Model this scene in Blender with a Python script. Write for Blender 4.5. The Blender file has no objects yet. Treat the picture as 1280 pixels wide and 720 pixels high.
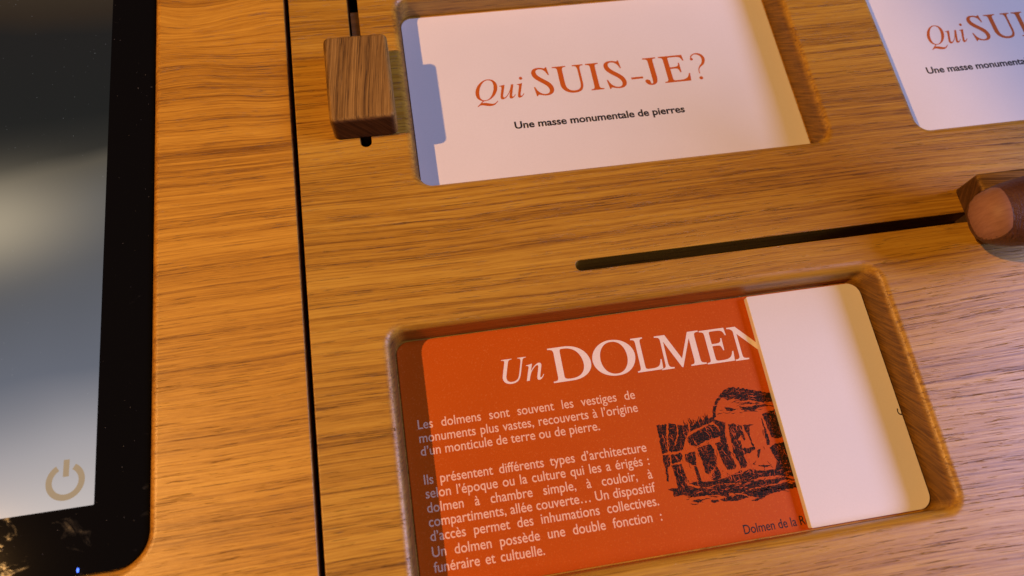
import bpy, bmesh, math, random
from mathutils import Vector, Matrix
from mathutils.bvhtree import BVHTree

# ---------------------------------------------------------------- camera, world, lamps, exposure
SC = bpy.context.scene
COL = SC.collection
MM = 0.001

CAM_ROT = [[0.9860527, -0.1560821, 0.0577793], [-0.1265842, -0.9287151, -0.3485179], [0.1080579, 0.3363431, -0.9355196]]      # world -> camera (x right, y down, z forward)
cam_data = bpy.data.cameras.new('camera')
cam = bpy.data.objects.new('camera', cam_data)
COL.objects.link(cam)
R = Matrix(CAM_ROT)
Rb = Matrix(((1, 0, 0), (0, -1, 0), (0, 0, -1))) @ R
cam.matrix_world = Matrix.Translation((0, 0, 0.215)) @ Rb.transposed().to_4x4()
cam_data.sensor_width = 36.0
cam_data.lens = 900.0 / 1280.0 * 36.0
cam_data.clip_start = 0.005
cam_data.clip_end = 50.0
cam_data.dof.use_dof = True
cam_data.dof.focus_distance = 0.242
cam_data.dof.aperture_fstop = 11.0
SC.camera = cam

world = bpy.data.worlds.new('World')
SC.world = world
world.use_nodes = True
bg = world.node_tree.nodes['Background']
bg.inputs[0].default_value = (0.55, 0.5, 0.75, 1)
bg.inputs[1].default_value = 0.02

SC.view_settings.view_transform = 'Standard'
SC.view_settings.look = 'None'
SC.view_settings.exposure = 0.0
SC.view_settings.gamma = 1.0
SC.cycles.max_bounces = 8


def aim(o, frm, to):
    o.location = frm
    o.rotation_euler = (Vector(to) - Vector(frm)).to_track_quat('-Z', 'Y').to_euler()


# warm spotlight high on the left
wl = bpy.data.lights.new('warm_spotlight', 'SPOT')
wl.energy = 61.0
wl.color = (1.0, 0.51, 0.155)
wl.shadow_soft_size = 0.012
wl.spot_size = math.radians(50)
wl.spot_blend = 0.13
wlo = bpy.data.objects.new('warm_spotlight', wl)
COL.objects.link(wlo)
aim(wlo, (-0.79, 0.09, 1.0), (-0.40, 0.06, 0.0))

# large cool lavender light on the right
cl = bpy.data.lights.new('cool_panel_light', 'AREA')
cl.shape = 'DISK'
cl.size = 0.62
cl.energy = 26.0
cl.color = (0.51, 0.52, 0.90)
clo = bpy.data.objects.new('cool_panel_light', cl)
COL.objects.link(clo)
aim(clo, (1.38, -0.02, 0.95), (0.08, 0.06, 0.0))

# ---------------------------------------------------------------- helpers


def tag(o, label=None, cat=None, group=None, kind=None):
    if label: o['label'] = label
    if cat: o['category'] = cat
    if group: o['group'] = group
    if kind: o['kind'] = kind
    return o


def mesh_obj(name, verts, faces, mat, parent=None, origin=(0, 0, 0), smooth=False):
    """verts in millimetres in world axes; origin (mm) is the object's own origin"""
    ox, oy, oz = origin
    me = bpy.data.meshes.new(name)
    me.from_pydata([((x - ox) * MM, (y - oy) * MM, (z - oz) * MM) for x, y, z in verts], [], faces)
    bm = bmesh.new(); bm.from_mesh(me)
    bmesh.ops.recalc_face_normals(bm, faces=bm.faces)
    bm.to_mesh(me); bm.free()
    me.materials.append(mat)
    if smooth:
        me.polygons.foreach_set('use_smooth', [True] * len(me.polygons))
    o = bpy.data.objects.new(name, me)
    COL.objects.link(o)
    if parent is None:
        o.location = (ox * MM, oy * MM, oz * MM)
    else:
        o.parent = parent
    return o


def rrect(x0, x1, y0, y1, rr, n=10):
    if not isinstance(rr, tuple): rr = (rr,) * 4
    pts = []
    for sx, sy, a0, r in ((1, 1, 0, rr[0]), (-1, 1, 90, rr[1]), (-1, -1, 180, rr[2]), (1, -1, 270, rr[3])):
        r = max(r, 1e-4)
        cx = x1 - r if sx > 0 else x0 + r
        cy = y1 - r if sy > 0 else y0 + r
        for k in range(n + 1):
            a = math.radians(a0 + 90.0 * k / n)
            pts.append((cx + r * math.cos(a), cy + r * math.sin(a)))
    return pts


def loft(x0, x1, y0, y1, rc, profile, n=10):
    """stack of rounded rectangles; profile = [(outward offset, z)]"""
    verts, faces = [], []
    m = 4 * (n + 1)
    for off, z in profile:
        verts += [(x, y, z) for x, y in rrect(x0 - off, x1 + off, y0 - off, y1 + off, tuple(c + off for c in rc) if isinstance(rc, tuple) else rc + off, n)]
    for i in range(len(profile) - 1):
        for j in range(m):
            k = (j + 1) % m
            faces.append((i * m + j, i * m + k, (i + 1) * m + k, (i + 1) * m + j))
    faces.append(tuple(range(m))[::-1])
    faces.append(tuple(range((len(profile) - 1) * m, len(profile) * m)))
    return verts, faces


def slab(x0, x1, y0, y1, z0, z1, rc, bev=0.15, n=10):
    s = [math.radians(15 * k) for k in range(7)]
    prof = [(-bev * (1 - math.sin(a)), z0 + bev * (1 - math.cos(a))) for a in s]
    prof = [(-bev, z0)] + prof[1:]
    prof += [(-bev * (1 - math.cos(a)), z1 - bev * (1 - math.sin(a))) for a in s]
    return loft(x0, x1, y0, y1, rc, prof, n)


def cutter(x0, x1, y0, y1, rc, depth, ro, n=10, seg=12):
    prof = [(0, -depth)]
    for k in range(seg + 1):
        a = math.radians(90.0 * k / seg)
        prof.append((ro * (1 - math.cos(a)), -ro + ro * math.sin(a)))
    prof.append((ro, 4.0))
    return loft(x0, x1, y0, y1, rc, prof, n)


def carve(o, cutters):
    tmp = []
    for v, f in cutters:
        c = mesh_obj('cutter', v, f, o.data.materials[0])
        md = o.modifiers.new('cut', 'BOOLEAN')
        md.operation = 'DIFFERENCE'; md.solver = 'EXACT'; md.object = c
        tmp.append(c)
    dg = bpy.context.evaluated_depsgraph_get()
    me = bpy.data.meshes.new_from_object(o.evaluated_get(dg))
    o.modifiers.clear()
    o.data = me
    for c in tmp:
        d = c.data
        bpy.data.objects.remove(c); bpy.data.meshes.remove(d)


# ---- lettering ---------------------------------------------------------------
def glyph_mesh(body, shear=0.0, offset=0.0, space=1.0):
    cu = bpy.data.curves.new('lettering', 'FONT')
    cu.body = body; cu.size = 1.0; cu.shear = shear; cu.offset = offset
    cu.space_word = space; cu.dimensions = '2D'; cu.resolution_u = 6
    o = bpy.data.objects.new('lettering', cu)
    COL.objects.link(o)
    dg = bpy.context.evaluated_depsgraph_get()
    me = bpy.data.meshes.new_from_object(o.evaluated_get(dg))
    v = [(p.co.x, p.co.y) for p in me.vertices]
    f = [tuple(p.vertices) for p in me.polygons]
    bpy.data.objects.remove(o); bpy.data.curves.remove(cu); bpy.data.meshes.remove(me)
    return v, f


def italic(s):
    out = ''
    for c in s:
        if 'A' <= c <= 'Z': out += chr(0x1D434 + ord(c) - 65)
        elif 'a' <= c <= 'z': out += chr(0x1D44E + ord(c) - 97)
        else: out += c
    return out


class Print:
    """flat ink shapes collected into one mesh lying on a card"""
    def __init__(s, z): s.v, s.f, s.z = [], [], z

    def add(s, v2, f, dz=0.0):
        b = len(s.v)
        s.v += [(x, y, s.z + dz) for x, y in v2]
        s.f += [tuple(i + b for i in q) for q in f]

    def word(s, body, x0, x1, base, sy, shear=0.0, offset=0.0, tilt=0.0):
        """fit a word between x0 and x1, base line y, vertical scale sy (mm per em)"""
        v, f = glyph_mesh(body, shear, offset)
        a = min(p[0] for p in v); b = max(p[0] for p in v)
        k = (x1 - x0) / (b - a)
        s.add([(x0 + (x - a) * k, base + y * sy + tilt * (x - a) * k) for x, y in v], f)

    def line(s, body, x0, base, size, x1=None, wide=1.0, offset=0.0, tilt=0.0):
        """one line of text, spread between x0 and x1 by its word spaces"""
        sp = 1.0
        if wide is None:
            wide = 1.0
            v, _ = glyph_mesh(body, 0, offset)
            wide = (x1 - x0) / (size * (max(p[0] for p in v) - min(p[0] for p in v)))
        if x1 is not None and ' ' in body:
            def wid(q):
                v, _ = glyph_mesh(body, 0, offset, q)
                return (max(p[0] for p in v) - min(p[0] for p in v)) * size * wide
            w1, w2 = wid(1.0), wid(2.0)
            sp = 1.0 + (x1 - x0 - w1) / (w2 - w1)
            sp = min(max(sp, 0.0), 9.0)
        v, f = glyph_mesh(body, 0, offset, sp)
        a = min(p[0] for p in v)
        s.add([(x0 + (x - a) * size * wide, base + y * size + tilt * (x - a) * size * wide) for x, y in v], f)

    def ribbon(s, pts, n=10):
        """Catmull-Rom stroke through (x, y, width)"""
        P = [pts[0]] + list(pts) + [pts[-1]]
        out = []
        for i in range(1, len(P) - 2):
            for k in range(n + (1 if i == len(P) - 3 else 0)):
                t = k / n
                q = []
                for c in range(3):
                    p0, p1, p2, p3 = P[i - 1][c], P[i][c], P[i + 1][c], P[i + 2][c]
                    q.append(0.5 * (2 * p1 + (p2 - p0) * t + (2 * p0 - 5 * p1 + 4 * p2 - p3) * t * t + (3 * p1 - p0 - 3 * p2 + p3) * t ** 3))
                out.append(q)
        L, Rr = [], []
        for i, (x, y, w) in enumerate(out):
            a = out[max(i - 1, 0)]; b = out[min(i + 1, len(out) - 1)]
            dx, dy = b[0] - a[0], b[1] - a[1]
            l = math.hypot(dx, dy) or 1
            L.append((x - dy / l * w / 2, y + dx / l * w / 2)); Rr.append((x + dy / l * w / 2, y - dx / l * w / 2))
        m = len(L)
        s.add(L + Rr, [(i, i + 1, m + i + 1, m + i) for i in range(m - 1)])

    def disc(s, x, y, r, dz=0.004):
        s.add([(x + r * math.cos(2 * math.pi * k / 20), y + r * math.sin(2 * math.pi * k / 20)) for k in range(20)], [tuple(range(20))], dz)

    def question(s, x0, x1, base, h):
        w = x1 - x0
        q = lambda pts: [(x0 + x * w, base + y * h, t * h) for x, y, t in pts]
        s.ribbon(q([(0.12, .80, .035), (.17, .92, .04), (.45, .995, .045), (.78, .93, .085), (.90, .77, .105), (.78, .60, .085), (.52, .47, .045), (.42, .35, .03), (.42, .23, .03)]))
        s.disc(x0 + .14 * w, base + .80 * h, .05 * h)
        s.disc(x0 + .43 * w, base + .055 * h, .062 * h)

    def build(s, name, mat, parent, origin):
        return mesh_obj(name, s.v, s.f, mat, parent, origin)


# ---------------------------------------------------------------- materials
class NT:
    def __init__(s, name):
        s.m = bpy.data.materials.new(name); s.m.use_nodes = True
        s.t = s.m.node_tree
        s.b = s.t.nodes['Principled BSDF']

    def n(s, t, **kw):
        o = s.t.nodes.new(t)
        for k, v in kw.items(): setattr(o, k, v)
        return o

    def put(s, a, b):
        if isinstance(a, (int, float)): b.default_value = a
        else: s.t.links.new(a, b)

    def math(s, op, a, b=0.0, c=0.0, clamp=False):
        o = s.n('ShaderNodeMath', operation=op); o.use_clamp = clamp
        s.put(a, o.inputs[0]); s.put(b, o.inputs[1]); s.put(c, o.inputs[2])
        return o.outputs[0]

    def mm(s, loc=(0, 0, 0), scale=(1, 1, 1), rot=(0, 0, 0)):
        tc = s.n('ShaderNodeTexCoord')
        a = s.n('ShaderNodeMapping'); a.inputs['Scale'].default_value = (1000, 1000, 1000)
        a.inputs['Location'].default_value = loc; a.inputs['Rotation'].default_value = rot
        s.t.links.new(tc.outputs['Object'], a.inputs[0])
        return a.outputs[0]

    def scale(s, v, sc):
        o = s.n('ShaderNodeVectorMath', operation='MULTIPLY')
        s.t.links.new(v, o.inputs[0]); o.inputs[1].default_value = sc
        return o.outputs[0]

    def noise(s, v, sc, detail=2.0, rough=0.5, dist=0.0):
        o = s.n('ShaderNodeTexNoise'); o.inputs['Scale'].default_value = 1.0
        o.inputs['Detail'].default_value = detail; o.inputs['Roughness'].default_value = rough
        o.inputs['Distortion'].default_value = dist
        s.t.links.new(s.scale(v, sc), o.inputs['Vector'])
        return o.outputs['Fac']

    def ramp(s, f, stops):
        o = s.n('ShaderNodeValToRGB'); e = o.color_ramp.elements
        while len(e) < len(stops): e.new(0.5)
        for q, (p, c) in zip(e, stops):
            q.position = p; q.color = tuple(c) + (1,) if len(c) == 3 else c
        s.t.links.new(f, o.inputs[0])
        return o.outputs[0]

    def range(s, f, a, b, c, d):
        o = s.n('ShaderNodeMapRange'); o.clamp = True
        s.put(f, o.inputs[0])
        for i, x in enumerate((a, b, c, d)): o.inputs[i + 1].default_value = x
        return o.outputs[0]

    def mix(s, f, a, b, blend='MIX'):
        o = s.n('ShaderNodeMix', data_type='RGBA', blend_type=blend)
        s.put(f, o.inputs[0])
        for x, i in ((a, 6), (b, 7)):
            if isinstance(x, tuple): o.inputs[i].default_value = x + (1,)
            else: s.t.links.new(x, o.inputs[i])
        return o.outputs[2]

    def bump(s, h, dist, strength=1.0):
        o = s.n('ShaderNodeBump'); o.inputs['Strength'].default_value = strength
        o.inputs['Distance'].default_value = dist
        s.t.links.new(h, o.inputs['Height'])
        s.t.links.new(o.outputs[0], s.b.inputs['Normal'])

    def set(s, **kw):
        for k, v in kw.items():
            i = s.b.inputs[k.replace('_', ' ')]
            if isinstance(v, tuple): i.default_value = v + (1,) if len(v) == 3 and i.type == 'RGBA' else v
            else: s.put(v, i)
        return s


def wood(name, light, mid, dark, loc, sway, band=0.5, pore_amt=0.5, rough=(0.30, 0.46), rot=(0, 0, 0), spec=0.6, figure=None, end_axis=0, end=None):
    """sawn timber: solid grain along x (after rot), with end grain on the faces across it"""
    w = NT(name)
    v = w.mm(loc, rot=rot)
    sep = w.n('ShaderNodeSeparateXYZ'); w.t.links.new(v, sep.inputs[0])
    big = w.noise(v, (.007, .014, .014), 1.0)
    med = w.noise(v, (.03, .05, .05), 2.0)
    y = w.math('ADD', sep.outputs[1], w.math('MULTIPLY', w.math('SUBTRACT', big, .5), sway))
    y = w.math('ADD', y, w.math('MULTIPLY', w.math('SUBTRACT', med, .5), .9))
    if figure:
        fg = w.noise(v, (.016, .022, .03), 1.5)
        gate = w.range(sep.outputs[1], figure[0], figure[1], 0, 1)
        y = w.math('ADD', y, w.math('MULTIPLY', gate, w.math('MULTIPLY', w.math('SUBTRACT', fg, .5), figure[2])))
    cmb = w.n('ShaderNodeCombineXYZ')
    w.put(sep.outputs[0], cmb.inputs[0]); w.put(y, cmb.inputs[1]); w.put(sep.outputs[2], cmb.inputs[2])
    p = cmb.outputs[0]
    bands = w.noise(p, (.003, band, band), 3.0, .6)
    wide = w.noise(p, (.004, .07, .07), 1.0)
    fine = w.noise(p, (.022, 1.9, 1.9), 5.0, .78)
    fleck = w.noise(p, (.10, 1.1, 1.1), 3.0, .7)
    pore = w.noise(p, (.065, 2.4, 2.4), 3.0, .7)
    crest = w.noise(w.scale(p, (1, 1, 1.01)), (.016, 1.6, 1.6), 4.0, .72)
    line = w.noise(p, (.011, 1.35, 1.35), 3.0, .65)
    pcut = w.math('ADD', pore, w.math('MULTIPLY', w.math('SUBTRACT', bands, .5), .35))
    pores = w.range(pcut, .335, .385, 1.0, 0.0)
    lines = w.range(w.math('ADD', line, w.math('MULTIPLY', w.math('SUBTRACT', wide, .5), .25)), .36, .43, 1.0, 0.0)
    crests = w.range(crest, .56, .63, 0.0, .36)
    t = w.math('ADD', w.math('MULTIPLY', bands, .30), w.math('MULTIPLY', fine, .52))
    t = w.math('ADD', t, w.math('MULTIPLY', wide, .18))
    t = w.math('ADD', t, w.math('MULTIPLY', w.math('SUBTRACT', fleck, .5), .16))
    c = w.ramp(t, [(.385, dark), (.49, mid), (.60, light)])
    c = w.mix(crests, c, tuple(min(.9, 1.12 * x) for x in light))
    c = w.mix(w.math('MULTIPLY', lines, .32), c, dark)
    c = w.mix(w.math('MULTIPLY', pores, pore_amt), c, tuple(.4 * x for x in dark))
    # end grain: curved growth lines and tiny pores, without the long streaks
    tc = w.n('ShaderNodeTexCoord')
    ns = w.n('ShaderNodeSeparateXYZ'); w.t.links.new(tc.outputs['Normal'], ns.inputs[0])
    ef = w.range(w.math('ABSOLUTE', ns.outputs[end_axis]), .55, .92, 0, 1)
    sk = w.n('ShaderNodeCombineXYZ')
    w.put(w.math('ADD', y, w.math('MULTIPLY', sep.outputs[2], .75)), sk.inputs[0]); w.put(sep.outputs[2], sk.inputs[1]); w.put(sep.outputs[0], sk.inputs[2])
    rings = w.noise(sk.outputs[0], (1.3, .09, .02), 3.0, .65, .25)
    dots = w.noise(sk.outputs[0], (2.6, .9, .4), 2.0, .6)
    e = end or (tuple(.6 * a for a in dark), tuple(.5 * a + .4 * b for a, b in zip(dark, mid)))
    ec = w.ramp(rings, [(.38, e[0]), (.62, e[1])])
    ec = w.mix(w.range(dots, .32, .44, .35, 0), ec, tuple(.5 * x for x in dark))
    c = w.mix(ef, c, ec)
    w.set(Base_Color=c, Roughness=w.math('ADD', w.range(fine, .3, .7, rough[1], rough[0]), w.math('MULTIPLY', ef, .25)), Specular_IOR_Level=spec)
    h = w.math('SUBTRACT', w.math('MULTIPLY', fine, .5), w.math('MULTIPLY', pores, .6))
    w.bump(h, .00015, .8)
    return w.m


M_OAK_RIGHT = wood('oak_board', (.57, .320, .036), (.43, .210, .017), (.19, .076, .006), (13, 4, 7), 7, .52)
M_OAK_LEFT = wood('oak_frame', (.65, .340, .036), (.485, .226, .019), (.225, .088, .007), (211, 37, 50), 7, .46, figure=(175, 240, 36))
M_WALNUT = wood('walnut', (.38, .215, .055), (.225, .118, .028), (.085, .040, .011), (5, 9, 3), 9, .6, .55, rough=(.45, .6), spec=.15,
                rot=(0, 0, math.radians(97)), end_axis=1, end=((.065, .028, .010), (.125, .055, .019)))
M_DARKWOOD = wood('dark_stem_wood', (.10, .05, .02), (.065, .032, .012), (.04, .02, .008), (7, 2, 1), 6)

w = NT('gap_black'); w.set(Base_Color=(.014, .008, .005), Roughness=.8, Specular_IOR_Level=.1); M_BLACK = w.m

w = NT('white_board_card')
v = w.mm()
g = w.noise(v, (1.6, 1.6, 1.6), 4.0, .65)
gl = w.noise(v, (.03, .03, .03), 2.0)
w.set(Base_Color=w.mix(gl, w.ramp(g, [(.35, (.80, .775, .745)), (.65, (.835, .81, .785))]), (.75, .725, .70)), Roughness=.5, Specular_IOR_Level=.35)
w.bump(g, .00002, .35); M_WHITE = w.m

w = NT('card_core'); v = w.mm(); g = w.noise(v, (.4, .4, 6), 2.0)
w.set(Base_Color=w.ramp(g, [(.4, (.66, .56, .42)), (.6, (.76, .67, .53))]), Roughness=.7); M_CORE = w.m

w = NT('orange_printed_card')
v = w.mm()
g = w.noise(v, (1.7, 1.7, 1.7), 3.0, .75)
sp = w.noise(v, (1.5, 1.5, 1.5), 1.0)
gl = w.noise(v, (.025, .025, .025), 2.0)
c = w.mix(gl, (.465, .072, .0008), (.545, .094, .0012))
c = w.mix(w.range(g, .56, .74, 0, .34), c, (.82, .30, .09))
w.set(Base_Color=c, Roughness=w.range(g, .35, .7, .5, .34), Specular_IOR_Level=.22)
w.bump(g, .00004, .5); M_ORANGE = w.m


def ink(name, col, wear=0.0):
    w = NT(name); v = w.mm(); g = w.noise(v, (3, 3, 3), 3.0, .7)
    w.set(Base_Color=w.mix(w.range(g, .35, .7, 0, .5), col, tuple(min(1, x * 1.25 + .01) for x in col)), Roughness=.5, Specular_IOR_Level=.3)
    return w.m


M_INK_RED = ink('red_orange_ink', (.52, .105, .006))
M_INK_BLACK = ink('black_ink', (.016, .012, .010))
M_INK_PALE = ink('pale_ink', (.80, .70, .62))
M_INK_RUST = ink('orange_ink', (.56, .085, .004))
M_INK_PEACH = ink('peach_ink', (.80, .50, .33))

w = NT('engraving_ink')
v = w.mm()
g1 = w.noise(v, (.8, 3.4, 1), 5.0, .75, .6)
g2 = w.noise(v, (3.6, .6, 1), 4.0, .75, .4)
msk = w.math('MAXIMUM', w.range(g1, .565, .62, 0, 1), w.range(g2, .575, .63, 0, 1))
w.set(Base_Color=w.mix(w.math('MULTIPLY', msk, .75), (.014, .010, .008), (.50, .075, .003)), Roughness=.6, Specular_IOR_Level=.12)
M_ENGRAVE = w.m

# touch screen: black glass with finger smears, room reflection painted into display emission
w = NT('black_glass')
v = w.mm((-190, 140, 0))
s1 = w.noise(v, (.10, .16, .1), 5.0, .62, .9)
s2 = w.noise(v, (.5, .6, .5), 3.0, .6)
dust = w.noise(v, (1.7, 1.7, 1.7), 0.0)
sb = w.n('ShaderNodeSeparateXYZ'); w.t.links.new(v, sb.inputs[0])
s1 = w.math('ADD', s1, w.range(sb.outputs[1], 14, 52, .0, -.13))
sm = w.math('MULTIPLY', w.range(s1, .565, .72, 0, 1), w.range(s2, .30, .75, .3, 1))
w.set(Base_Color=w.mix(w.range(dust, .86, .88, 0, .35), w.mix(sm, (.004, .004, .004), (.045, .044, .042)), (.35, .33, .30)),
      Roughness=w.math('ADD', .05, w.math('MULTIPLY', sm, .22)), Specular_IOR_Level=.22)
M_GLASS = w.m

w = NT('display_painted_reflection')  # reflected room, painted as an emission gradient on the display
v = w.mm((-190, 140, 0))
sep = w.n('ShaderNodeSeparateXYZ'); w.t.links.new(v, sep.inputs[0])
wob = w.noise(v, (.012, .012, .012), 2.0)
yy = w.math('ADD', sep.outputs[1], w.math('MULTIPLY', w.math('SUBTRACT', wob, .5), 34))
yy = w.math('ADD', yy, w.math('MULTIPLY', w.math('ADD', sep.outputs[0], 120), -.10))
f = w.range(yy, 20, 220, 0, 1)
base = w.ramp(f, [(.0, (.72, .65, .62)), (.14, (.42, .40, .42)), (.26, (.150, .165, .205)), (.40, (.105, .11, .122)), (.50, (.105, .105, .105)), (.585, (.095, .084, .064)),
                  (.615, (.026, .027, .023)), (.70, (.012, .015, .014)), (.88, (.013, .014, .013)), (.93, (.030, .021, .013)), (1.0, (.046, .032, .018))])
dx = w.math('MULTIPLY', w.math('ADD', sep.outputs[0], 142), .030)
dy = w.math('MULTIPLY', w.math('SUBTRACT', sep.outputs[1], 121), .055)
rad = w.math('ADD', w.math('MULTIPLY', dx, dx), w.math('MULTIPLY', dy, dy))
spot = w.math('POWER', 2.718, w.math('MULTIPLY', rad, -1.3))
em = w.mix(w.math('MULTIPLY', spot, .8), base, (.54, .45, .31))  # tan lamp reflection, painted in as a soft glow
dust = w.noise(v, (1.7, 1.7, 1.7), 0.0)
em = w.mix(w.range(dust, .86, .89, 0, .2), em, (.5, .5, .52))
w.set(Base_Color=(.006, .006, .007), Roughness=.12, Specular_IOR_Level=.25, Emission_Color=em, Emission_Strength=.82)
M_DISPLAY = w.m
w = NT('power_symbol_tan'); w.set(Base_Color=(.004, .004, .004), Roughness=.5, Specular_IOR_Level=.05, Emission_Color=(.36, .255, .155), Emission_Strength=1.0); M_ICON = w.m
w = NT('blue_indicator'); w.set(Base_Color=(.0, .02, .2), Emission_Color=(.02, .15, 1.0), Emission_Strength=2.5); M_BLUE = w.m

w = NT('skin')
v = w.mm()
a = w.noise(v, (.12, .12, .12), 3.0, .6)
b = w.noise(v, (1.6, 1.6, 1.6), 3.0, .6)
c = w.ramp(a, [(.3, (.085, .031, .020)), (.7, (.125, .049, .031))])
w.set(Base_Color=w.mix(w.range(b, .4, .7, 0, .3), c, (.15, .055, .03)), Roughness=.48, Specular_IOR_Level=.45,
      Subsurface_Weight=.08, Subsurface_Radius=(.004, .0015, .0008), Subsurface_Scale=.5)
ln = w.noise(v, (1.4, .18, .4), 3.0, .6)
w.bump(w.math('ADD', b, w.math('MULTIPLY', ln, 1.6)), .0005, .8); M_SKIN = w.m
w = NT('nail'); v = w.mm(); g = w.noise(v, (.15, 1.8, .4), 2.0)
w.set(Base_Color=w.ramp(g, [(.3, (.29, .14, .105)), (.7, (.36, .185, .135))]), Roughness=.5, Specular_IOR_Level=.2); M_NAIL = w.m

# ---------------------------------------------------------------- the two oak panels and what is under them
GAPL, GAPR = -40.75, -39.15


def panel(x0, x1, y0, y1, mat):
    v, f = slab(x0, x1, y0, y1, -22, 0, .5, .45, 3)
    return mesh_obj('tabletop', v, f, mat)


right = panel(GAPR, 380, -160, 330, M_OAK_RIGHT)
tag(right, kind='structure')
SLOT_A = (-18.35, -14.05)        # vertical slot, x range
carve(right, [
    cutter(0.2, 145.8, 118.2, 196.3, 4.6, 10.7, 3.0),
    cutter(-14.9, 145.9, -9.2, 68.4, 4.6, 13.2, 3.0),
    cutter(181.6, 327.0, 118.2, 196.3, 4.6, 10.7, 3.0),
    cutter(SLOT_A[0] + .3, SLOT_A[1] - .3, 134.6, 262.0, 1.84, 30, .3, 8, 4),
    cutter(46.6, 262.0, 80.2, 83.9, 1.84, 30, .3, 8, 4),
])
left = panel(-330, GAPL, -160, 330, M_OAK_LEFT)
tag(left, kind='structure')
carve(left, [cutter(-300, -86.3, 11.3, 268, 9.5, 5.0, 2.6, 14)])
v, f = slab(-330, 380, -160, 330, -40, -26, 1, .5, 2)
tag(mesh_obj('table_base', v, f, M_BLACK), kind='structure')

# ---------------------------------------------------------------- touch screen
o0 = (-190, 140, -5)
v, f = slab(-299.6, -86.6, 11.6, 267.6, -4.9, -1.9, 9.2, .2, 14)
scr = mesh_obj('touchscreen', v, f, M_GLASS, None, o0)
tag(scr, 'black glass touchscreen let into the oak beside the long dark gap, power symbol showing', 'touchscreen')
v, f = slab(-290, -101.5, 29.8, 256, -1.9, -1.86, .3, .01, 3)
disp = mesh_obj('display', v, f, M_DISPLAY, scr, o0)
P = Print(-1.83)
cx, cy, r = -109.5, 37.4, 4.45
P.ribbon([(cx + r * math.sin(math.radians(a)), cy + r * math.cos(math.radians(a)), 1.7) for a in range(30, 331, 10)], 3)
P.ribbon([(cx + .1, cy + 1.3, 1.6), (cx + .1, cy + 3.5, 1.6), (cx + .15, cy + 6.1, 1.6)], 2)
P.build('power_symbol', M_ICON, scr, o0)
v, f = slab(-105.35, -104.75, 12.4, 13.6, -1.9, -1.84, .28, .01, 4)
mesh_obj('indicator_light', v, f, M_BLUE, scr, o0)

# ---------------------------------------------------------------- cards


def card(name, x0, x1, y0, y1, z0, z1, rc, mat, label, cat, group=None):
    o = ((x0 + x1) / 2, (y0 + y1) / 2, z0)
    v, f = slab(x0, x1, y0, y1, z0, z1, rc, .18)
    c = mesh_obj(name, v, f, mat, None, o)
    tag(c, label, cat, group)
    return c, o


G_CARD = 'white riddle cards in the upper recesses'
EM = 13.2 / .66
up, uo = card('riddle_card', .5, 145.2, 118.7, 195.6, -10.65, -10.4, 4.2, M_WHITE,
              'white card titled Qui SUIS-JE? lying whole in the recess right of the vertical slider', 'card', G_CARD)


def riddle_text(parent, o, qui, suis, hy, je, qm, base, h, cap, zc):
    P = Print(zc)
    em = h / CAPH
    P.word(italic('Qui'), qui[0], qui[1], base, em * .76)
    P.word(italic('SUIS'), suis[0], suis[1], base, em, UP, .005)
    P.add([(hy[0], base + .25 * h), (hy[1], base + .25 * h), (hy[1], base + .325 * h), (hy[0], base + .325 * h)], [(0, 1, 2, 3)])
    P.word(italic('JE'), je[0], je[1], base, em, UP, .005)
    P.question(qm[0], qm[1], base, h * 1.0)
    P.build('title_lettering', M_INK_RED, parent, o)
    P = Print(zc)
    P.line('Une masse monumentale de pierres', cap[0], cap[2], cap[3], cap[1], cap[4], .026, cap[5])
    P.build('caption_lettering', M_INK_BLACK, parent, o)


UP = -.28
_v, _f = glyph_mesh(italic('E'), UP)
CAPH = max(p[1] for p in _v) - min(p[1] for p in _v)
riddle_text(up, uo, (24.6, 43.0), (46.7, 82.2), (84.3, 88.9), (89.4, 107.5), (108.7, 114.8), 155.3, 11.9,
            (36.9, 101.4, 142.1, 4.2, None, -.006), -10.37)

c3, o3 = card('riddle_card', 182.0, 326.7, 118.7, 195.6, -10.65, -10.4, 4.2, M_WHITE,
              'white card cut off by the top right corner, its title running out of view', 'card', G_CARD)
riddle_text(c3, o3, (208.0, 224.9), (227.7, 262.0), (264.2, 268.6), (269, 286.6), (287.8, 293.8), 160.6, 11.9,
            (201.9, 267.0, 147.5, 4.2, None, 0), -10.37)

oc, oo = card('answer_card', -14.4, 145.4, -8.8, 68.0, -13.15, -13.0, 4.2, M_ORANGE,
              'orange printed card about a DOLMEN at the bottom of the lower recess', 'card')
Z = -12.97
P = Print(Z)
e2 = 11.5 / CAPH
P.word(italic('Un'), 18.5, 32.0, 49.6, e2 * .70)
P.word(italic('D'), 34.4, 48.0, 47.75, e2, UP, .004)
P.word(italic('O'), 48.6, 63.0, 47.5, e2, UP, .004)
P.word(italic('L'), 62.5, 71.5, 47.2, e2, UP, .004)
P.word(italic('M'), 70.6, 86.2, 46.9, e2, UP, .004)
P.word(italic('E'), 86.2, 96.2, 46.6, e2, UP, .004)
P.word(italic('N'), 95.8, 109.5, 46.4, e2, UP, .004)
P.build('title_lettering', M_INK_PALE, oc, oo)
P = Print(Z)
S, Wd = 4.2, 1.0
LINES = (
        ('Les dolmens sont souvent les vestiges de', 39.3, 60.0),
        ('monuments plus vastes, recouverts à l’origine', 35.05, 60.0),
        ('d’un monticule de terre ou de pierre.', 31.0, 46.6),
        ('Ils présentent différents types d’architecture', 22.3, 60.0),
        ('selon l’époque ou la culture qui les a érigés :', 18.2, 60.0),
        ('dolmen à chambre simple, à couloir, à', 14.0, 60.1),
        ('compartiments, allée couverte… Un dispositif', 9.9, 60.1),
        ('d’accès permet des inhumations collectives.', 5.8, 60.2),
        ('Un dolmen possède une double fonction :', 1.3, 60.2),
        ('funéraire et cultuelle.', -3.0, 22.9))
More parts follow.
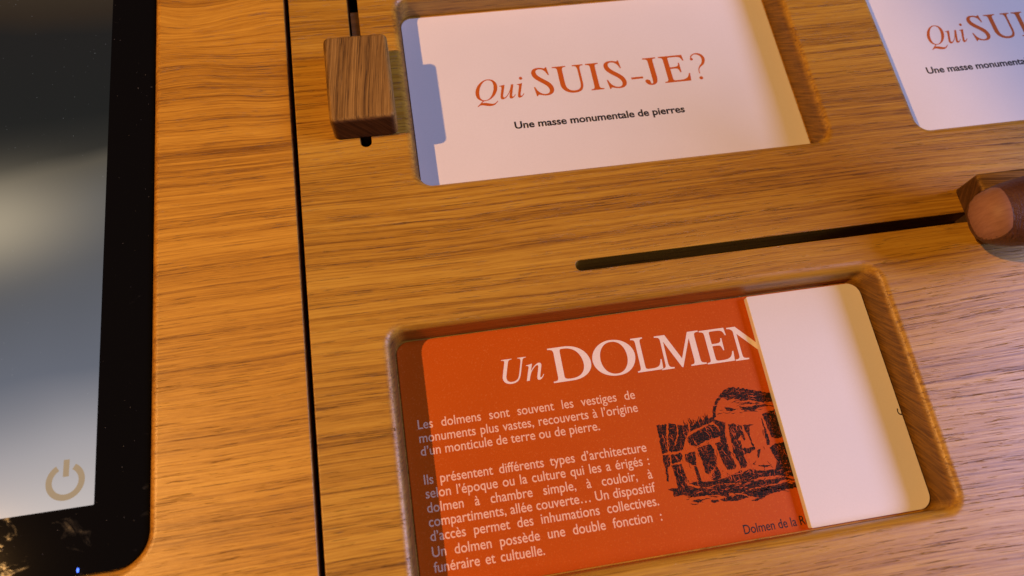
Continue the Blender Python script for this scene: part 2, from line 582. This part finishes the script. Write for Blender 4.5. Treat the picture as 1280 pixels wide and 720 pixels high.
for txt, base, x1 in LINES:
    v, _ = glyph_mesh(txt, 0, .006)
    Wd = min(Wd, (x1 + 10.2) / (S * (max(p[0] for p in v) - min(p[0] for p in v))))
for txt, base, x1 in LINES:
    P.line(txt, -10.2, base, S, x1, Wd, .006, -.006)
P.build('body_lettering', M_INK_PEACH, oc, oo)
P = Print(Z)
P.line('Dolmen de la Ro', 84.4, -7.0, 3.9, 105.9, None, .008, -.006)
P.build('caption_lettering', M_INK_BLACK, oc, oo)

ENGRAVING = [
  [(64.89,29.58),(68.09,29.39),(67.0,24.15),(66.65,20.83),(64.77,20.28),(64.78,22.79),(64.82,26.74)],
  [(68.87,29.56),(71.2,28.79),(70.93,25.83),(69.01,22.16),(67.88,20.5),(66.93,20.79),(67.48,24.08)],
  [(71.6,28.58),(74.89,28.1),(75.05,26.35),(74.49,25.3),(72.94,23.82),(71.72,20.63),(68.31,20.44),(69.42,22.38),(71.36,25.76)],
  [(75.47,27.44),(76.15,29.35),(76.25,27.61),(78.36,28.88),(78.51,27.7),(79.5,29.86),(80.19,28.46),(82.06,30.5),(82.28,29.02),(83.87,29.37),(83.83,28.07),(81.92,27.63),(79.34,26.86),(76.48,26.14),(75.16,25.62)],
  [(83.65,28.53),(87.18,27.14),(86.8,25.18),(85.97,23.73),(85.07,24.86),(84.36,26.69),(83.43,27.7)],
  [(74.29,24.47),(76.31,25.45),(79.19,26.31),(81.77,27.08),(83.25,27.0),(84.36,25.54),(85.21,23.13),(82.42,22.69),(79.35,22.3),(76.09,21.09),(74.46,21.62),(73.66,23.15)],
  [(64.73,24.49),(66.22,23.98),(66.06,22.04),(64.61,20.86)],
  [(64.7,20.01),(66.85,19.82),(66.33,16.44),(65.5,16.01),(64.77,11.75),(64.28,12.09),(64.6,15.87),(64.42,17.55)],
  [(67.23,19.63),(70.75,19.65),(70.97,18.78),(69.81,17.02),(67.05,17.02)],
  [(66.64,16.53),(69.99,16.57),(70.34,14.45),(70.52,12.23),(70.29,9.55),(67.11,9.49),(67.17,12.74),(66.99,14.96)],
  [(71.81,19.22),(75.12,19.56),(75.06,18.17),(74.6,15.18),(73.26,15.66),(72.55,16.32),(71.56,17.03)],
  [(73.76,15.31),(74.81,14.88),(74.98,12.1),(75.07,10.17),(73.89,10.08),(73.86,12.27)],
  [(76.2,20.37),(77.8,20.84),(80.49,21.0),(81.35,19.74),(81.56,17.19),(81.28,15.0),(79.67,13.31),(77.88,12.07),(76.86,12.64),(76.85,14.84),(76.48,17.4)],
  [(81.04,14.62),(81.64,11.91),(81.5,10.29),(79.08,9.97),(78.21,10.51),(79.39,12.25)],
  [(82.27,21.01),(84.13,21.3),(85.99,21.59),(86.4,18.7),(86.52,15.88),(87.28,13.26),(86.43,12.29),(84.14,12.49),(83.26,14.7),(82.56,18.72)],
  [(85.67,27.65),(87.25,26.84),(86.37,24.67),(86.06,21.3),(86.33,19.0),(85.12,18.9),(84.06,21.6)],
  [(88.04,26.44),(89.85,26.46),(91.27,25.09),(91.45,22.48),(89.93,21.29),(90.04,18.44),(91.45,17.1),(91.51,16.25),(90.09,16.46),(87.31,17.16),(87.64,21.63)],
  [(87.85,21.31),(90.71,20.89),(90.61,18.35),(90.51,15.84),(90.97,13.26),(90.11,12.28),(88.62,12.23),(87.8,15.69),(87.69,19.64)],
  [(91.03,25.85),(92.26,25.38),(92.37,20.92),(91.64,20.46)],
  [(92.73,25.45),(96.38,25.06),(94.74,24.58),(94.1,21.23),(94.62,18.32),(94.12,18.11),(93.55,22.46),(92.99,23.69)],
  [(90.43,18.24),(94.73,18.16),(94.82,17.44),(92.44,16.39),(90.41,16.56)],
  [(95.17,17.1),(96.4,17.2),(95.79,15.6),(95.05,14.59),(94.66,14.79)],
  [(93.79,13.81),(94.04,13.63),(93.1,12.94),(93.55,12.45),(92.63,12.87)],
  [(94.26,12.34),(97.95,11.78),(98.16,11.48),(96.12,11.59),(94.47,12.04)],
  [(83.58,28.83),(84.09,31.37),(85.7,34.06),(87.76,36.12),(89.98,37.58),(92.23,38.0),(95.38,37.25),(97.62,36.47),(96.66,33.05),(94.24,33.11),(92.1,34.16),(89.93,34.03),(88.12,35.18),(86.13,33.41),(85.1,31.22),(84.66,28.96)],
  [(97.58,36.33),(100.59,35.59),(104.52,34.28),(104.86,31.26),(101.0,31.67),(98.49,32.49),(96.7,33.19)],
  [(93.39,30.59),(96.47,30.72),(100.22,31.05),(105.12,30.04),(99.97,30.21),(97.69,29.66),(94.69,29.81)],
  [(88.31,31.92),(90.3,31.48),(91.86,30.52),(90.33,30.45),(88.45,31.31)],
  [(93.02,32.55),(96.94,32.42),(99.96,31.24),(96.72,31.62)],
  [(99.91,27.87),(102.2,28.41),(105.33,28.69),(105.06,19.6),(102.95,19.63),(101.01,20.2),(100.53,23.72)],
  [(99.44,26.78),(99.74,24.12),(100.15,20.33),(99.8,18.11),(98.86,17.96),(99.18,22.19)],
  [(99.48,17.02),(101.6,18.12),(105.22,18.15),(105.48,13.02),(105.73,7.97),(101.27,8.93),(99.31,10.33),(100.59,12.64),(99.87,15.27)],
  [(63.59,9.76),(67.38,9.45),(70.35,9.81),(73.49,8.52),(76.83,8.0),(80.45,8.54),(84.36,7.94),(87.52,7.73),(86.73,4.86),(82.54,5.5),(82.75,4.13),(79.1,5.63),(75.11,5.84),(71.73,6.09),(68.26,7.16),(65.37,7.07),(65.47,8.67)],
  [(70.27,10.64),(73.99,10.48),(79.05,9.84),(82.62,10.11),(88.61,11.68),(87.59,7.99),(84.44,8.2),(79.93,8.75),(76.34,8.35),(72.58,9.47)],
  [(88.25,10.9),(91.09,11.58),(94.66,10.62),(99.31,10.33),(106.02,7.93),(106.06,7.09),(99.37,8.52),(93.24,8.77),(92.24,8.37),(87.52,8.27)],
  [(87.52,8.27),(92.77,8.16),(97.89,7.51),(100.59,7.65),(105.81,6.3),(100.35,6.86),(98.91,5.99),(92.21,6.19),(90.38,5.93),(86.66,5.14)],
  [(86.59,4.88),(90.27,5.54),(98.55,5.77),(100.12,6.07),(105.69,4.95),(105.09,3.95),(100.62,3.81),(96.66,3.34),(92.64,2.6),(90.2,3.25),(88.12,4.11)],
  [(70.3,4.97),(72.67,5.28),(74.23,4.63),(72.41,4.25)],
  [(76.37,4.03),(78.73,4.21),(79.14,3.61),(77.35,3.35)],
  [(79.42,4.1),(82.4,4.45),(86.51,4.62),(88.81,3.46),(83.72,2.9),(80.39,3.42)],
  [(89.08,2.34),(91.21,2.69),(93.48,2.47),(91.03,2.04)]]

random.seed(5)
P = Print(Z)
for q, poly in enumerate(ENGRAVING):
    out = []
    m = len(poly)
    for i in range(m):
        a, b = Vector(poly[i]), Vector(poly[(i + 1) % m])
        k = max(1, int((b - a).length / .45))
        nrm = Vector((-(b - a).y, (b - a).x)).normalized() if (b - a).length > 0 else Vector((0, 0))
        for j in range(k):
            p = a.lerp(b, j / k) + nrm * random.gauss(0, .10)
            out.append((p.x, p.y))
    P.add(out, [tuple(range(len(out)))], .003 * (q % 9))
def stroke(x, y, ang, ln, w0):
    a = math.radians(ang)
    b = random.gauss(0, .12) * ln
    P.ribbon([(x, y, w0 * .3), (x + .5 * ln * math.cos(a) - b * math.sin(a), y + .5 * ln * math.sin(a) + b * math.cos(a), w0),
              (x + ln * math.cos(a), y + ln * math.sin(a), w0 * .2)], 4)


for k in range(70):                       # grass and rubble under the stones
    stroke(random.uniform(67, 104), random.uniform(4.2, 8.2) + random.gauss(0, .4), random.gauss(4, 12), random.uniform(.8, 2.8), random.uniform(.15, .4))
for k in range(24):                       # tufts in front of the capstone
    stroke(random.uniform(73, 82), random.uniform(27.2, 29.2), random.gauss(95, 18), random.uniform(1.0, 2.4), random.uniform(.15, .32))
for k in range(46):                       # hatching under the edge of the capstone
    stroke(random.uniform(85, 104), random.uniform(29.5, 33.2), random.gauss(-4, 10), random.uniform(.8, 3.2), random.uniform(.12, .3))
for k in range(40):                       # cracks and shading between the uprights
    stroke(random.uniform(66, 102), random.uniform(9.5, 26), random.gauss(-75, 14), random.uniform(.8, 3.0), random.uniform(.1, .26))
P.build('printed_engraving', M_ENGRAVE, oc, oo)
P = Print(Z + .03)
for k in range(120):                      # light scratches left in the dark stones
    stroke(random.uniform(65.5, 92), random.uniform(10, 28), random.gauss(-76, 12), random.uniform(.7, 2.6), random.uniform(.1, .24))
for k in range(36):                       # light streaks in the ground
    stroke(random.uniform(70, 104), random.uniform(6, 11.5), random.gauss(6, 9), random.uniform(1.0, 3.5), random.uniform(.1, .26))
for k in range(26):
    stroke(random.uniform(82, 103), random.uniform(32, 37), random.gauss(-5, 8), random.uniform(.8, 2.6), random.uniform(.1, .22))
for k in range(24):
    stroke(random.uniform(96, 105), random.uniform(9, 31), random.gauss(-78, 20), random.uniform(.6, 1.8), random.uniform(.1, .2))
P.build('engraving_highlights', M_INK_RUST, oc, oo)

wc, wo = card('blank_card', 104.5, 144.9, -8.5, 67.1, -12.85, -10.5, (4.4, .5, .5, 4.4), M_WHITE,
              'blank white card lying over the right end of the orange card', 'card')
P = Print(-10.46)
P.ribbon([(143.9, 22.8, .35), (143.7, 21.7, .4), (144.1, 20.9, .4), (144.75, 20.75, .5)], 5)
P.build('scuff_mark', M_INK_BLACK, wc, wo)

# ---------------------------------------------------------------- walnut sliders


def knob_mesh():
    bev = 1.5
    s = [math.radians(15 * k) for k in range(7)]
    prof = [(-.25, .15), (0, .4)] + [(-bev * (1 - math.cos(a)), 11.3 - bev * (1 - math.sin(a))) for a in s]
    return loft(-10.85, 10.85, -17, 17, 2.1, prof, 6)


v, f = knob_mesh()
kn = mesh_obj('slider_block', v, f, M_WALNUT, None, (0, 0, 0))
v, f = slab(-1.75, 1.75, -15, 37.5, -8, -1.2, .3, .2, 3)
st = mesh_obj('slider_stem', v, f, M_DARKWOOD, kn, (0, 0, 0))
kn.location = (-15.75 * MM, 155.2 * MM, 0)
tag(kn, 'brown walnut slider block in the vertical slot left of the upper card', 'slider', 'walnut sliders in the board slots')
k2 = kn.copy(); COL.objects.link(k2)
s2 = st.copy(); COL.objects.link(s2); s2.parent = k2
k2.location = (201.3 * MM, 82.05 * MM, 0)
k2.rotation_euler = (0, 0, math.radians(-90))
k2['label'] = 'brown walnut slider block under the thumb, at the right end of the horizontal slot'

# ---------------------------------------------------------------- hand pushing the right slider
H = [  # x, y, z, radius (mm)
    (254, 88, 82, 24),    # palm (root)
    (300, 90, 125, 23), (370, 92, 205, 28),     # wrist, forearm
    (238, 78, 60, 15.5), (222, 73.5, 43, 13.8), (207, 72.4, 29.5, 12.8), (191, 72.8, 22.8, 12.6), (178, 73.4, 19.6, 11), (170, 73.8, 17.6, 7.0),   # thumb
    (232, 108.0, 84, 12.0), (208, 112.0, 80, 10.5), (206, 100.0, 58, 9.5), (213, 88.0, 28, 8.8),  # fingers out of view, posed to block the cool light around the thumb
    (242, 108.5, 99, 11.5), (218, 112.5, 95, 10.0), (222, 94.0, 56, 9.6), (226, 68.0, 23, 9.6),
    (252, 109.0, 114, 11.0), (228, 113.0, 110, 9.5), (222, 107.0, 92, 8.5), (232, 99.0, 78, 7.5),
    (262, 109.5, 129, 10.5), (238, 113.5, 125, 9.0), (232, 107.5, 107, 8.0), (242, 99.5, 93, 7.0),
]
E = [(0, 1), (1, 2), (0, 3), (3, 4), (4, 5), (5, 6), (6, 7), (7, 8)]
for k in (9, 13, 17, 21):
    E += [(0, k), (k, k + 1), (k + 1, k + 2), (k + 2, k + 3)]
OX = Vector(H[0][:3])
me = bpy.data.meshes.new('person')
me.from_pydata([(Vector(h[:3]) - OX) * MM for h in H], E, [])
hand = bpy.data.objects.new('person', me)
COL.objects.link(hand)
sk = hand.modifiers.new('skin', 'SKIN'); sk.use_smooth_shade = True; sk.branch_smoothing = .6
for i, h in enumerate(H):
    sv = me.skin_vertices[0].data[i]
    sv.radius = (h[3] * MM, h[3] * MM); sv.use_root = (i == 0)
ss = hand.modifiers.new('sub', 'SUBSURF'); ss.levels = 3; ss.render_levels = 3
dg = bpy.context.evaluated_depsgraph_get()
me2 = bpy.data.meshes.new_from_object(hand.evaluated_get(dg))
hand.modifiers.clear(); hand.data = me2
me2.materials.clear(); me2.materials.append(M_SKIN)
me2.polygons.foreach_set('use_smooth', [True] * len(me2.polygons))
hand.location = OX * MM
tag(hand, 'bare hand reaching in from the right edge, thumb with its nail pressing the slider block', 'person')

bvh = BVHTree.FromPolygons([p.co.copy() for p in me2.vertices], [tuple(p.vertices) for p in me2.polygons])
nrm = Vector((-.62, -.10, .78)).normalized()
ax = Vector((1, 0, 0)); ax = (ax - nrm * ax.dot(nrm)).normalized()
ay = nrm.cross(ax)
ctr = (Vector((171.8, 73.6, 24.5)) - OX) * MM
NU, NV = 16, 16
nv, idx = [], {}
for i in range(NU + 1):
    for j in range(NV + 1):
        u, q = -1 + 2 * i / NU, -1 + 2 * j / NV
        # square -> superellipse
        ux = u * math.sqrt(1 - .38 * q * q); qy = q * math.sqrt(1 - .38 * u * u)
        p = ctr + (ax * ux * 5.6 + ay * qy * 8.3) * MM
        hit = bvh.ray_cast(p + nrm * .03, -nrm)
        e = max(abs(u), abs(q))
        lift = .30 * (1 - e ** 8) + .06
        if hit[0] is not None:
            idx[(i, j)] = len(nv); nv.append(hit[0] + nrm * lift * MM)
nf = [tuple(idx[k] for k in ((i, j), (i + 1, j), (i + 1, j + 1), (i, j + 1)))
      for i in range(NU) for j in range(NV) if all(k in idx for k in ((i, j), (i + 1, j), (i + 1, j + 1), (i, j + 1)))]
nm = bpy.data.meshes.new('thumbnail_plate')
nm.from_pydata(nv, [], nf); nm.materials.append(M_NAIL)
nm.polygons.foreach_set('use_smooth', [True] * len(nm.polygons))
nail = bpy.data.objects.new('fingernail', nm)
COL.objects.link(nail); nail.parent = hand
